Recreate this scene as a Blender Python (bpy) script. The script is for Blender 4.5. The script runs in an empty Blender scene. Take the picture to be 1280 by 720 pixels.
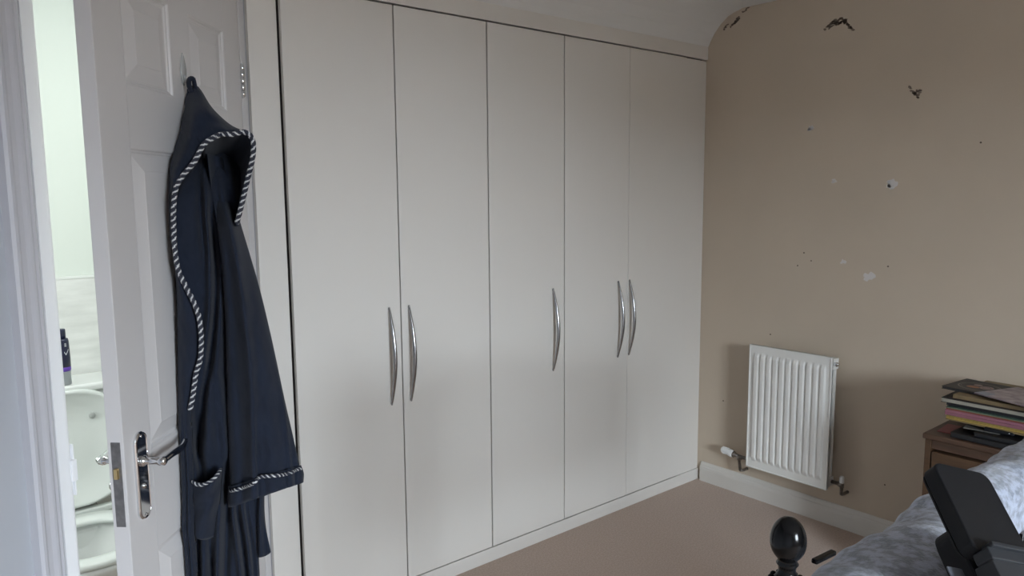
import bpy, bmesh, math, random
from mathutils import Vector, Matrix
random.seed(7)
S = bpy.context.scene
COL = S.collection

# ------------------------------------------------------------------ camera
CAM = Vector((-3.2573, -2.3598, 1.53))
FWD = Vector((0.63296, 0.76447, -0.12239)); FWD.normalize()
RGT = Vector((0.7696, -0.6385, -0.0084))
RGT = (RGT - FWD * RGT.dot(FWD)).normalized()
UPV = RGT.cross(FWD).normalized()
FPX = 932.27
cd = bpy.data.cameras.new('camera'); cam = bpy.data.objects.new('camera', cd); COL.objects.link(cam)
cam.matrix_world = Matrix(((RGT.x, UPV.x, -FWD.x, CAM.x), (RGT.y, UPV.y, -FWD.y, CAM.y), (RGT.z, UPV.z, -FWD.z, CAM.z), (0, 0, 0, 1)))
cd.sensor_width = 36; cd.lens = FPX * 36 / 1280; cd.clip_start = 0.05
S.camera = cam

# ------------------------------------------------------------------ sky, lights, exposure
W = bpy.data.worlds.new('overcast_sky'); S.world = W; W.use_nodes = True
nt = W.node_tree; nt.nodes.clear()
wo = nt.nodes.new('ShaderNodeOutputWorld'); bg = nt.nodes.new('ShaderNodeBackground')
bg.inputs[0].default_value = (0.80, 0.90, 1.0, 1); bg.inputs[1].default_value = 67.0
nt.links.new(bg.outputs[0], wo.inputs[0])

def area(name, loc, direction, sx, sy, power, color, portal=False):
    l = bpy.data.lights.new(name, 'AREA'); l.shape = 'RECTANGLE'; l.size = sx; l.size_y = sy
    l.energy = power; l.color = color
    o = bpy.data.objects.new(name, l); COL.objects.link(o); o.location = loc
    o.rotation_euler = Vector(direction).to_track_quat('-Z', 'Y').to_euler()
    if portal: l.cycles.is_portal = True
    return o
WX0, WX1, WZ0, WZ1, YB = -3.2, -2.2, 0.85, 2.25, -5.3
area('window_portal', ((WX0+WX1)/2, YB-0.11, (WZ0+WZ1)/2), (0, 1, 0), WX1-WX0, WZ1-WZ0, 1, (1, 1, 1), True)
area('bathroom_top_fill', (-2.66, 0.0, 2.40), (0, 0, -1), 0.25, 0.25, 9, (0.98, 1.0, 0.98))  # added lamp, unseen; brightens the jamb edge and the bathroom
area('bathroom_side_fill', (-3.73, 0.2, 1.35), (1, 0, 0), 0.8, 0.9, 10, (0.95, 1.0, 0.98))  # added fill in front of a solid wall, evens light on wall and tiles
S.view_settings.view_transform = 'Standard'; S.view_settings.look = 'None'
S.view_settings.exposure = 0.0; S.view_settings.gamma = 1.0; S.view_settings.use_curve_mapping = False

# ------------------------------------------------------------------ helpers
def ray(px, py): return FWD + RGT * ((px - 640) / FPX) - UPV * ((py - 360) / FPX)
def at(px, py, depth): return CAM + ray(px, py) * depth
def plane(px, py, axis, val):
    d = ray(px, py); return CAM + d * ((val - CAM[axis]) / d[axis])
def lerp(a, b, t): return a + (b - a) * t
def sstep(a, b, x):
    t = min(1, max(0, (x - a) / (b - a))); return t * t * (3 - 2 * t)
def interp(pts, y):           # pts: sorted [(key, value)], smooth between points
    if y <= pts[0][0]: return pts[0][1]
    for i in range(len(pts) - 1):
        (a, va), (b, vb) = pts[i], pts[i + 1]
        if y <= b:
            m0 = (vb - (pts[i-1][1] if i else va)) / (b - (pts[i-1][0] if i else a))
            nx = pts[i+2] if i + 2 < len(pts) else (b, vb)
            m1 = (nx[1] - va) / (nx[0] - a)
            h = b - a; t = (y - a) / h
            return ((2*t**3 - 3*t*t + 1)*va + (t**3 - 2*t*t + t)*h*m0 + (-2*t**3 + 3*t*t)*vb + (t**3 - t*t)*h*m1)
    return pts[-1][1]
def resample(pts, n):
    pts = [Vector(p) for p in pts]
    L = [0]
    for a, b in zip(pts, pts[1:]): L.append(L[-1] + (b - a).length)
    out = []
    comps = [[(L[i], pts[i][c]) for i in range(len(pts))] for c in range(len(pts[0]))]
    for k in range(n):
        t = L[-1] * k / (n - 1); out.append(Vector([interp(c, t) for c in comps]))
    return out

def mat(name, col, rough=0.5, metal=0.0, noise=0.0, nscale=8.0, bump=0.0, bscale=200.0, col2=None, sheen=0.0, coat=0.0, stretch=None, trans=0.0, detail=4):
    m = bpy.data.materials.new(name); m.use_nodes = True; t = m.node_tree; b = t.nodes['Principled BSDF']
    b.inputs['Base Color'].default_value = (*col, 1); b.inputs['Roughness'].default_value = rough; b.inputs['Metallic'].default_value = metal
    b.inputs['Sheen Weight'].default_value = sheen; b.inputs['Coat Weight'].default_value = coat
    b.inputs['Transmission Weight'].default_value = trans
    tc = t.nodes.new('ShaderNodeTexCoord'); mp = t.nodes.new('ShaderNodeMapping'); t.links.new(tc.outputs['Object'], mp.inputs[0])
    if stretch: mp.inputs['Scale'].default_value = stretch
    if noise or col2:
        n = t.nodes.new('ShaderNodeTexNoise'); n.inputs['Scale'].default_value = nscale; n.inputs['Detail'].default_value = detail
        t.links.new(mp.outputs[0], n.inputs['Vector'])
        r = t.nodes.new('ShaderNodeValToRGB'); c2 = col2 or tuple(c * (1 - noise) for c in col)
        r.color_ramp.elements[0].position = 0.3; r.color_ramp.elements[1].position = 0.7
        r.color_ramp.elements[0].color = (*c2, 1); r.color_ramp.elements[1].color = (*col, 1)
        t.links.new(n.outputs[0], r.inputs[0]); t.links.new(r.outputs[0], b.inputs['Base Color'])
    if bump:
        n2 = t.nodes.new('ShaderNodeTexNoise'); n2.inputs['Scale'].default_value = bscale; n2.inputs['Detail'].default_value = 3
        t.links.new(mp.outputs[0], n2.inputs['Vector'])
        bp = t.nodes.new('ShaderNodeBump'); bp.inputs['Strength'].default_value = bump; bp.inputs['Distance'].default_value = 0.002
        t.links.new(n2.outputs[0], bp.inputs['Height']); t.links.new(bp.outputs[0], b.inputs['Normal'])
    return m
M = {
 'cream_wall': mat('cream_wall', (0.59, 0.498, 0.392), 0.85, noise=0.06, nscale=2.5, bump=0.12, bscale=120),
 'grey_wall': mat('grey_wall', (0.46, 0.48, 0.52), 0.8, noise=0.03, nscale=3, bump=0.08, bscale=120),
 'ceiling': mat('ceiling_paint', (0.74, 0.74, 0.73), 0.9, bump=0.08, bscale=90),
 'wardrobe': mat('wardrobe_laminate', (0.725, 0.695, 0.65), 0.42, noise=0.02, nscale=1.5),
 'dark_gap': mat('gap_shade', (0.08, 0.07, 0.065), 0.8),
 'skirting': mat('skirting_gloss', (0.68, 0.65, 0.60), 0.4, noise=0.04, nscale=6),
 'door_paint': mat('door_white_paint', (0.66, 0.64, 0.635), 0.42, bump=0.05, bscale=300, stretch=(1, 1, 0.1)),
 'trim': mat('shaded_trim_paint', (0.54, 0.54, 0.58), 0.45),  # bluish shade put into the colour of architrave and wardrobe return
 'lining': mat('lit_lining_gloss', (0.90, 0.91, 0.93), 0.3),  # whiter than the other trim: bathroom light on the jamb put into the colour
 'carpet': mat('carpet_pile', (0.55, 0.42, 0.335), 1.0, col2=(0.42, 0.31, 0.24), nscale=140, bump=1.0, bscale=420, sheen=0.25, detail=6),
 'chrome': mat('chrome', (0.72, 0.73, 0.75), 0.12, 1.0),
 'steel': mat('brushed_steel', (0.44, 0.44, 0.45), 0.24, 1.0),
 'lock_plate': mat('tarnished_steel', (0.26, 0.25, 0.25), 0.5, 0.7, noise=0.35, nscale=60),
 'brass': mat('brass', (0.75, 0.58, 0.30), 0.3, 1.0),
 'radiator': mat('radiator_enamel', (0.80, 0.79, 0.75), 0.32),
 'plastic_white': mat('white_plastic', (0.80, 0.80, 0.78), 0.35),
 'oldmetal': mat('dull_valve_metal', (0.35, 0.32, 0.29), 0.35, 0.9, noise=0.4, nscale=80),
 'navy': mat('navy_velour', (0.0078, 0.0135, 0.030), 0.95, noise=0.22, nscale=14, bump=0.35, bscale=500, sheen=0.05),
 'pipe_white': mat('piping_white', (0.62, 0.62, 0.62), 0.7),
 'pipe_navy': mat('piping_navy', (0.016, 0.019, 0.034), 0.7),
 'hook': mat('clear_hook_plastic', (0.82, 0.84, 0.84), 0.15, trans=0.6),
 'ceramic': mat('white_ceramic', (0.84, 0.86, 0.85), 0.12, coat=0.4),
 'seat': mat('toilet_seat_plastic', (0.78, 0.82, 0.80), 0.25),
 'rubber': mat('grey_rubber', (0.45, 0.47, 0.46), 0.6),
 'bath_wall': mat('bathroom_paint', (0.74, 0.79, 0.74), 0.7),
 'tile': mat('limestone_tile', (0.84, 0.85, 0.83), 0.4, col2=(0.69, 0.70, 0.68), nscale=7, stretch=(1, 1, 4), detail=8),
 'tile_trim': mat('tile_trim', (0.80, 0.82, 0.80), 0.4),
 'bottle_navy': mat('bottle_navy', (0.012, 0.015, 0.05), 0.3),
 'bottle_purple': mat('bottle_purple', (0.13, 0.05, 0.42), 0.3),
 'bottle_grey': mat('bottle_grey', (0.36, 0.38, 0.40), 0.35, 0.4),
 'white_print': mat('white_print', (0.75, 0.75, 0.8), 0.5),
 'oak': mat('brown_wood', (0.105, 0.056, 0.027), 0.5, col2=(0.06, 0.03, 0.014), nscale=9, stretch=(1, 0.6, 9), bump=0.1, bscale=60, detail=7),
 'oak_top': mat('brown_wood_top', (0.105, 0.056, 0.033), 0.5, col2=(0.06, 0.032, 0.019), nscale=9, stretch=(6, 0.6, 6), detail=7),
 'black_gloss': mat('black_gloss_paint', (0.004, 0.004, 0.0045), 0.16),
 'black_plastic': mat('black_plastic', (0.006, 0.0066, 0.0085), 0.55, bump=0.15, bscale=900),
 'black_soft': mat('black_fabric', (0.009, 0.009, 0.011), 0.8),
 'grey_plastic': mat('dark_grey_plastic', (0.022, 0.024, 0.028), 0.5),
 'patch': mat('grey_patch', (0.17, 0.185, 0.22), 0.7),
 'beige': mat('beige_tab', (0.30, 0.275, 0.21), 0.6),
 'fleece': mat('grey_fleece', (0.43, 0.48, 0.595), 1.0, col2=(0.195, 0.222, 0.285), nscale=75, bump=1.0, bscale=260, sheen=0.5, detail=8),
 'scuff': mat('scuff_grey', (0.20, 0.155, 0.125), 0.9),
 'filler': mat('wall_filler', (0.66, 0.63, 0.61), 0.9),
 'hole': mat('pin_hole', (0.12, 0.09, 0.07), 0.9),
 'mattress': mat('mattress_cloth', (0.5, 0.5, 0.52), 0.9),
 'blocker_brown': mat('brown_blocker', (0.16, 0.125, 0.10), 0.9, noise=0.3, nscale=6),
 'ground': mat('paving', (0.16, 0.15, 0.135), 0.9),
}

M['black_plastic'].node_tree.nodes['Principled BSDF'].inputs['Specular IOR Level'].default_value = 0.3
M['black_gloss'].node_tree.nodes['Principled BSDF'].inputs['Specular IOR Level'].default_value = 0.25
r_ = [n for n in M['fleece'].node_tree.nodes if n.type == 'VALTORGB'][0]; r_.color_ramp.elements[0].position = .40; r_.color_ramp.elements[1].position = .60
M['fleece'].node_tree.nodes['Principled BSDF'].inputs['Sheen Roughness'].default_value = .6
def link(name, bm, m, parent=None, smooth=False, kind=None):
    me = bpy.data.meshes.new(name); bm.to_mesh(me); bm.free()
    for mm in (m if isinstance(m, (list, tuple)) else [m]): me.materials.append(M[mm])
    if smooth:
        for p in me.polygons: p.use_smooth = True
    o = bpy.data.objects.new(name, me); COL.objects.link(o)
    if parent is not None: o.parent = parent
    if kind: o['kind'] = kind
    return o
def tag(o, label, cat, group=None):
    o['label'] = label; o['category'] = cat
    if group: o['group'] = group
    return o
def thing(name, label, cat, loc=(0, 0, 0), group=None):
    o = bpy.data.objects.new(name, None); COL.objects.link(o); o.location = loc; o.empty_display_size = 0.05
    return tag(o, label, cat, group)
def setloc(parent):      # meshes are authored in world space: shift children of an offset Empty back
    for c in parent.children: c.location = c.location - parent.location

def bx(bm, x0, x1, y0, y1, z0, z1, bev=0.0, mtx=None, seg=2, mi=0):
    r = bmesh.ops.create_cube(bm, size=1.0)
    vs = r['verts']
    for v in vs:
        v.co = Vector((lerp(x0, x1, v.co.x + .5), lerp(y0, y1, v.co.y + .5), lerp(z0, z1, v.co.z + .5)))
    fs = {f for v in vs for f in v.link_faces}
    for f in fs: f.material_index = mi
    if bev:
        es = list({e for f in fs for e in f.edges})
        r2 = bmesh.ops.bevel(bm, geom=es, offset=bev, segments=seg, affect='EDGES', profile=0.5)
        vs = list({v for f in r2['faces'] for v in f.verts} | {v for v in vs if v.is_valid})
    if mtx is not None:
        for v in vs: v.co = mtx @ v.co
    return vs
def box(name, m, dims, parent=None, bev=0.0, mtx=None, seg=2, kind=None, smooth=False):
    bm = bmesh.new(); bx(bm, *dims, bev, mtx, seg); return link(name, bm, m, parent, smooth, kind)
def loft(bm, rings, closed=True, caps=True, mi=0):
    R = [[bm.verts.new(p) for p in r] for r in rings]
    n = len(R[0])
    for a, b in zip(R, R[1:]):
        for i in range(n if closed else n - 1):
            j = (i + 1) % n
            f = bm.faces.new((a[i], a[j], b[j], b[i])); f.material_index = mi
    if caps and closed:
        for r in (R[0], R[-1]):
            try: bm.faces.new(r).material_index = mi
            except ValueError: pass
    return R
def frames(path):
    T = []
    for i in range(len(path)):
        a = path[max(0, i - 1)]; b = path[min(len(path) - 1, i + 1)]; T.append((b - a).normalized())
    ref = Vector((0, 0, 1)) if abs(T[0].z) < 0.9 else Vector((1, 0, 0))
    N = [(ref - T[0] * ref.dot(T[0])).normalized()]
    for t in T[1:]:
        n = N[-1] - t * N[-1].dot(t); N.append(n.normalized())
    return T, N
def tube(bm, path, rad, seg=12, mi=0, caps=True, flat=(1, 1)):
    path = [Vector(p) for p in path]; T, N = frames(path); rings = []
    for i, p in enumerate(path):
        r = rad[i] if isinstance(rad, (list, tuple)) else rad
        B = T[i].cross(N[i])
        rings.append([p + (N[i] * math.cos(2*math.pi*k/seg) * flat[0] + B * math.sin(2*math.pi*k/seg) * flat[1]) * r for k in range(seg)])
    return loft(bm, rings, True, caps, mi)
def lathe(bm, prof, origin, axis=(0, 0, 1), seg=24, mi=0):
    origin = Vector(origin); ax = Vector(axis).normalized()
    u = Vector((1, 0, 0)) if abs(ax.x) < 0.9 else Vector((0, 1, 0))
    u = (u - ax * u.dot(ax)).normalized(); v = ax.cross(u)
    rings = [[origin + ax * h + (u * math.cos(2*math.pi*k/seg) + v * math.sin(2*math.pi*k/seg)) * max(r, 1e-5) for k in range(seg)] for r, h in prof]
    loft(bm, rings, True, True, mi)
def fixn(bm): bmesh.ops.recalc_face_normals(bm, faces=bm.faces[:])
def rope(name, path, rad, parent, pitch=0.034, m=('pipe_navy', 'pipe_white')):
    # cord of wound white and navy strands: helical bands in the mesh itself, each strand slightly raised
    path = [Vector(p) for p in path]
    L = sum((b - a).length for a, b in zip(path, path[1:])); n = max(8, int(L / 0.0022))
    P = resample(path, n); T, N = frames(P); seg = 12; bm = bmesh.new(); rings = []
    step = L / (n - 1)
    for i, p in enumerate(P):
        B = T[i].cross(N[i]); ph = i * step / pitch
        rings.append([bm.verts.new(p + (N[i]*math.cos(2*math.pi*k/seg) + B*math.sin(2*math.pi*k/seg)) * rad * (1 + 0.14*abs(math.sin(math.pi*2*(k/seg - ph))))) for k in range(seg)])
    for i in range(n - 1):
        ph = (i + .5) * step / pitch
        for k in range(seg):
            f = bm.faces.new((rings[i][k], rings[i][(k+1) % seg], rings[i+1][(k+1) % seg], rings[i+1][k]))
            f.material_index = 1 if (((k + .5)/seg - ph) * 2) % 1.0 < 0.30 else 0
    bm.faces.new(rings[0]); bm.faces.new(rings[-1]); fixn(bm)
    return link(name, bm, m, parent, True)

# ------------------------------------------------------------------ room shell
CEIL = 2.423
TH_W = math.radians(51.25)                       # the bathroom doorway wall runs diagonally
HP = Vector((-2.38, 0.019, 0))                  # hinge pin
DW = Vector((math.sin(TH_W), math.cos(TH_W), 0)); NW = Vector((DW.y, -DW.x, 0))   # along wall to the right / out into the bedroom
bm = bmesh.new(); bx(bm, -4.8, 0.1, YB-0.1, 0.9, -0.06, 0.0); link('floor', bm, 'carpet', kind='structure')
box('ceiling', 'ceiling', (-4.8, 0.1, YB-0.1, 0.95, CEIL, CEIL + 0.06), kind='structure')
# plastered cove between wardrobe top and ceiling
bm = bmesh.new(); prof = [(0.0, 2.268), (-0.012, 2.293), (-0.034, 2.328), (-0.07, 2.368), (-0.111, 2.398), (-0.15, 2.413), (-0.19, 2.4225), (-0.19, 2.46), (0.02, 2.46), (0.02, 2.268)]
loft(bm, [[Vector((x, y, z)) for y, z in prof] for x in (-2.36, 0.0)]); fixn(bm)
link('trim_1', bm, 'ceiling', kind='structure')
wr = box('wall_right', 'cream_wall', (0.0, 0.1, YB - 0.1, 0.95, 0, CEIL), kind='structure')
# wall behind the camera with the window that lights the room
bm = bmesh.new()
bx(bm, -4.8, WX0, YB - 0.1, YB, 0, CEIL); bx(bm, WX1, 0.0, YB - 0.1, YB, 0, CEIL)
bx(bm, WX0, WX1, YB - 0.1, YB, 0, WZ0); bx(bm, WX0, WX1, YB - 0.1, YB, WZ1, CEIL)
link('wall_back', bm, 'cream_wall', kind='structure')
win = bpy.data.objects.new('window_1', None); COL.objects.link(win); win['kind'] = 'structure'
bm = bmesh.new(); f = 0.05; xm = (WX0 + WX1) / 2
bx(bm, WX0, WX0 + f, YB-.08, YB-.03, WZ0, WZ1); bx(bm, WX1 - f, WX1, YB-.08, YB-.03, WZ0, WZ1)
bx(bm, WX0 + f, WX1 - f, YB-.08, YB-.03, WZ0, WZ0 + f); bx(bm, WX0 + f, WX1 - f, YB-.08, YB-.03, WZ1 - f, WZ1)
bx(bm, xm - .03, xm + .03, YB-.08, YB-.03, WZ0 + f, WZ1 - f)
o = link('window_frame', bm, 'plastic_white', win); o['kind'] = 'structure'
o = box('window_sill', 'plastic_white', (WX0 - .04, WX1 + .04, YB - .02, YB + .12, WZ0 - .03, WZ0), win); o['kind'] = 'structure'
box('trim_9', 'ground', (-30, 30, -40, YB - 0.6, -2.9, -2.8), kind='structure').name = 'ground'
for x0, x1, zt in ((-30, -9, 2.9), (-8.99, -1.01, 1.7), (-1, 30, 2.8)): box('sky_blocker', 'blocker_brown', (x0, x1, -26, -20, -2.8, zt), kind='structure')  # unseen blocks added outside, heights stepped to shape the incoming sky light
# left wall and the diagonal wall beside the doorway
def wbox(a0, a1, o0, o1, z0, z1):               # box in doorway coordinates: a along wall from hinge (negative = left), o out into the room
    m = Matrix(((DW.x, NW.x, 0, HP.x), (DW.y, NW.y, 0, HP.y), (0, 0, 1, 0), (0, 0, 0, 1))); return (a0, a1, o0, o1, z0, z1), m
def wadd(bm, *a, bev=0.0):
    d, m = wbox(*a); bx(bm, *d, bev, m)
DH = 2.14; OP = 0.772                            # leaf height, clear width
bm = bmesh.new(); wadd(bm, -2.9, -OP - 0.046, -0.11, -0.014, 0, CEIL); fixn(bm)
link('wall_left', bm, 'grey_wall', kind='structure')
bm = bmesh.new(); wadd(bm, -OP - 0.046, 0.036, -0.11, -0.014, DH + 0.045, CEIL); fixn(bm)
link('wall_lintel', bm, 'grey_wall', kind='structure')
box('wall_side', 'grey_wall', (-4.7, -4.6, YB - .1, -1.2, 0, CEIL), kind='structure')
# bathroom shell
bb = box('wall_bathroom', 'bath_wall', (-3.75, -2.29, 0.87, 0.95, 0, CEIL), kind='structure')
bm = bmesh.new(); bx(bm, -3.85, -3.75, -1.05, 0.95, 0, CEIL); link('wall_bathroom_left', bm, 'bath_wall', kind='structure')
bm = bmesh.new(); bx(bm, -2.325, -2.29, 0.075, 0.87, 0, CEIL); link('wall_bathroom_right', bm, 'bath_wall', kind='structure')
box('wall_wardrobe', 'cream_wall', (-2.29, 0.0, 0.62, 0.68, 0, CEIL), kind='structure')
TT = 1.232
for zi, (z0, z1) in enumerate(((0.002, .40), (.403, .815), (.818, TT))):
    for x0, x1 in ((-3.75, -3.155), (-3.152, -2.557), (-2.554, -2.33)):
        o = box('tile', 'tile', (x0, x1, 0.858, 0.87, z0, z1), bb, 0.0012, seg=1)
box('tile_trim', 'tile_trim', (-3.75, -2.33, 0.856, 0.87, TT, TT + .012), bb, 0.002, seg=1)

# door frame: lining (edge rounded and whitened to show bathroom light), stop, architrave, around the opening
tr = bpy.data.objects.new('trim_2', None); COL.objects.link(tr); tr['kind'] = 'structure'
def wp(a, o, z): return HP + DW * a + NW * o + Vector((0, 0, z))
bm = bmesh.new()
def rounded_lining(a0, a1, sgn):
    ring = []
    r = 0.019
    ae = a1 if sgn > 0 else a0                   # the edge facing the opening is rounded off
    ao = a0 if sgn > 0 else a1
    pts = [(ao, -0.135), (ao, 0.0)]
    for k in range(7):
        t = math.pi / 2 * k / 6
        pts.append((ae - sgn * r + sgn * r * math.sin(t), -r + r * math.cos(t)))
    pts.append((ae, -0.135))
    return pts
for pts in (rounded_lining(-OP - 0.046, -OP, 1),):
    loft(bm, [[wp(a, o, z) for a, o in pts] for z in (0, DH + .006)])
fixn(bm); link('door_lining', bm, 'lining', tr)
bm = bmesh.new(); wadd(bm, 0.004, 0.036, -0.135, 0.0, 0, DH + .006, bev=.002)
wadd(bm, -OP - .046, 0.036, -0.135, 0.0, DH + .006, DH + .045, bev=.002); fixn(bm); link('door_lining', bm, 'door_paint', tr)
bm = bmesh.new(); wadd(bm, -OP, -OP + .013, -0.135, -0.045, 0, DH); wadd(bm, -.03, .004, -0.135, -0.0475, 0, DH); fixn(bm); link('door_stop', bm, 'lining', tr)
bm = bmesh.new()                                  # moulded architrave, left of the opening
prof = [(0, -.014), (0, .002), (.006, .005), (.012, .004), (.016, .006), (.020, .0085), (.026, .0085), (.036, .006), (.048, .007), (.056, .0115), (.063, .0115), (.068, .006), (.068, -.014)]
loft(bm, [[wp(-OP - .052 - a, o, z) for a, o in prof] for z in (0, DH + .05)]); fixn(bm)
link('architrave', bm, 'trim', tr)
bm = bmesh.new(); wadd(bm, -OP - .12, 0.036, -0.014, .008, DH + .05, DH + .115, bev=.004); fixn(bm); link('architrave', bm, 'trim', tr)
bm = bmesh.new(); wadd(bm, -OP - .002, -OP + .0015, -0.06, -0.002, .86, .98, bev=.0008); wadd(bm, -OP-.012, -OP + .003, -0.006, 0.0025, .895, .945, bev=.0015); fixn(bm); link('strike_plate', bm, 'lining', tr)

# skirting boards
def skirting(name, pts_fn, ends):
    prof = [(0, 0), (.018, 0), (.018, .066), (.016, .078), (.0115, .084), (.0115, .088), (.008, .097), (.004, .102), (0, .103)]
    bm = bmesh.new(); loft(bm, [[pts_fn(e, o, z) for o, z in prof] for e in ends]); fixn(bm)
    return link(name, bm, 'skirting', kind='structure')
skirting('baseboard_right', lambda e, o, z: Vector((-o, e, z)), (-0.02, YB))
skirting('baseboard_back', lambda e, o, z: Vector((e, YB + o, z)), (-4.6, -0.02))
skirting('baseboard_left', lambda e, o, z: wp(e, o - .014, z), (-OP - .122, -2.85))

# ------------------------------------------------------------------ marks on the right wall (parts of the wall)
def blob(bm, y, z, ry, rz, mi=0, n=14, jag=0.35, th=0.0008):
    rr = [1 + random.uniform(-jag, jag) for _ in range(n)]
    top = [bm.verts.new((-th, y + math.cos(2*math.pi*k/n)*ry*rr[k], z + math.sin(2*math.pi*k/n)*rz*rr[k])) for k in range(n)]
    bot = [bm.verts.new((0.0002, y + math.cos(2*math.pi*k/n)*ry*rr[k]*1.1, z + math.sin(2*math.pi*k/n)*rz*rr[k]*1.1)) for k in range(n)]
    bm.faces.new(top)
    for k in range(n): bm.faces.new((top[k], bot[k], bot[(k+1) % n], top[(k+1) % n]))
def wy(px, py): p = plane(px, py, 0, 0.0); return p.y, p.z
for (px, py, r) in ((1014, 160, .016), (1043, 226, .012), (1115, 230, .021), (1054, 327, .011), (1086, 346, .022)):
    y, z = wy(px, py); bm = bmesh.new(); blob(bm, y, z, r, r * .75, jag=.45)
    blob(bm, y + r * .6, z - r * .5, r * .5, r * .4, jag=.4); fixn(bm); link('filler_patch', bm, 'filler', wr)
def scratches(segs):
    bm = bmesh.new()
    for (x0, y0, x1, y1) in segs:
        a = wy(x0, y0); b = wy(x1, y1); n = max(2, int(math.hypot(b[0]-a[0], b[1]-a[1]) / .006))
        for k in range(n + 1):
            t = k / n; blob(bm, lerp(a[0], b[0], t) + random.uniform(-.003, .003), lerp(a[1], b[1], t) + random.uniform(-.003, .003), random.uniform(.004, .008), random.uniform(.0025, .0055), n=8)
    fixn(bm); return link('scuff_mark', bm, 'scuff', wr)
scratches([(1031, 36, 1040, 28), (1038, 31, 1044, 25), (1044, 30, 1051, 22), (1049, 29, 1055, 25), (1055, 28, 1064, 34), (1060, 32, 1066, 38), (1036, 36, 1046, 27), (1046, 31, 1058, 24), (1052, 24, 1060, 31), (1041, 29, 1050, 23)])
scratches([(1137, 108, 1142, 116), (1142, 117, 1149, 113), (1143, 116, 1147, 122), (1147, 121, 1149, 114)])
scratches([(905, 36, 910, 30), (914, 34, 923, 21), (916, 31, 924, 23), (929, 15, 935, 10)])
bm = bmesh.new()
for px, py in ((1005, 316), (1014, 326), (997, 332), (963, 418), (904, 501), (1110, 333), (1106, 606), (1226, 178)):
    y, z = wy(px, py); blob(bm, y, z, .0035, .0035, n=8, jag=.2)
fixn(bm); link('pin_holes', bm, 'hole', wr, kind='stuff')

# ------------------------------------------------------------------ fitted wardrobe
wd = thing('fitted_wardrobe', 'wide off-white fitted wardrobe with five flush tall doors from carpet to sloping ceiling', 'wardrobe', (-1.2, 0.02, 0))
X5, DWID, ZB, ZT, ZTOP = -0.1715, 0.4163, 0.064, 2.2, 2.2734
XL = X5 - 5 * DWID
bm = bmesh.new()                                   # carcass sheet, dark colour standing in for the shade in the gaps
bx(bm, XL - .05, -.001, .0365, .045, 0.0, 2.262); bx(bm, X5 + .05, X5 + .07, .045, .58, 0.0, 2.26)
link('carcass', bm, 'dark_gap', wd)
gap = (0.006, 0.005, 0.006, 0.0055, 0.0022, 0.002)
for k in range(5):                                 # k = 0 is the leftmost door
    x0 = XL + k * DWID + gap[k] / 2; x1 = XL + (k + 1) * DWID - gap[k + 1] / 2
    if k == 0: x0 = XL + 0.004
    d = box('door', 'wardrobe', (x0, x1, 0.0, 0.02, ZB, ZT), wd, 0.0012, seg=2)
    hx = (-1.888, -1.804, -1.074, -0.658, -0.580)[k]
    bm = bmesh.new(); P = []; R = []
    for i in range(25):
        t = i / 24; s = math.sin(math.pi * t)
        P.append(Vector((hx + 0.0, -0.003 - 0.034 * s, lerp(.766, 1.131, t)))); R.append(0.0035 + 0.0045 * s)
    tube(bm, P, R, 10, flat=(1.0, 1.0))
    lathe(bm, ((.0035, .006), (.0035, 0)), (hx, 0, .772), (0, -1, 0), 10); lathe(bm, ((.0035, .006), (.0035, 0)), (hx, 0, 1.125), (0, -1, 0), 10)
    fixn(bm); h = link('handle', bm, 'steel', d, True); h['label'] = 'bowed brushed steel handle'
box('filler_panel', 'wardrobe', (-2.352, XL - 0.004, 0.016, 0.036, 0.0, 2.272), wd, 0.001)
box('filler_panel', 'wardrobe', (X5 + .001, -0.001, 0.008, 0.028, 0.058, 2.2), wd, 0.001)
box('pelmet', 'wardrobe', (XL - 0.003, -0.001, -0.001, 0.02, ZT + .0065, ZTOP), wd, 0.001)
box('plinth', 'wardrobe', (XL - 0.003, -0.002, 0.0, 0.02, 0.0, 0.059), wd, 0.001)
box('end_panel', 'trim', (-2.352, -2.334, 0.036, 0.058, 0.0, 2.272), wd, 0.0)  # left-facing return; its shade comes from the greyer trim colour
setloc(wd)

# ------------------------------------------------------------------ panelled door, ajar
TH = math.radians(42.537); DL = Vector((math.sin(TH), math.cos(TH), 0)); NL = Vector((DL.y, -DL.x, 0)); LW = 0.764; LT = 0.038
A0 = HP - DL * LW
DM = Matrix(((DL.x, NL.x, 0, A0.x), (DL.y, NL.y, 0, A0.y), (0, 0, 1, 0), (0, 0, 0, 1)))   # door space: s from latch edge, n out of face, z
def dp(s, n, z): return DM @ Vector((s, n, z))
dr = bpy.data.objects.new('door_1', None); COL.objects.link(dr); dr['kind'] = 'structure'
dr['label'] = 'white six-panel bathroom door standing ajar with a navy robe on it'
s1, s2, s3, s4 = .113, .331, .433, .651
rows = [(0.21, .681), (.927, 1.649), (1.789, 2.021)]
bm = bmesh.new()
def dadd(bm, *a, bev=0.0): bx(bm, *a, bev, DM)
Z0, Z1 = 0.006, DH
dadd(bm, 0, s1, -LT, 0, Z0, Z1, bev=.0015); dadd(bm, s4, LW, -LT, 0, Z0, Z1, bev=.0015)
ze = [Z0] + [v for r in rows for v in r] + [Z1]
for i in range(0, 8, 2): dadd(bm, s1, s4, -LT, 0, ze[i], ze[i + 1])
for z0, z1 in rows: dadd(bm, s2, s3, -LT, 0, z0, z1)
fixn(bm); link('door_leaf', bm, 'door_paint', dr)
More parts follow.
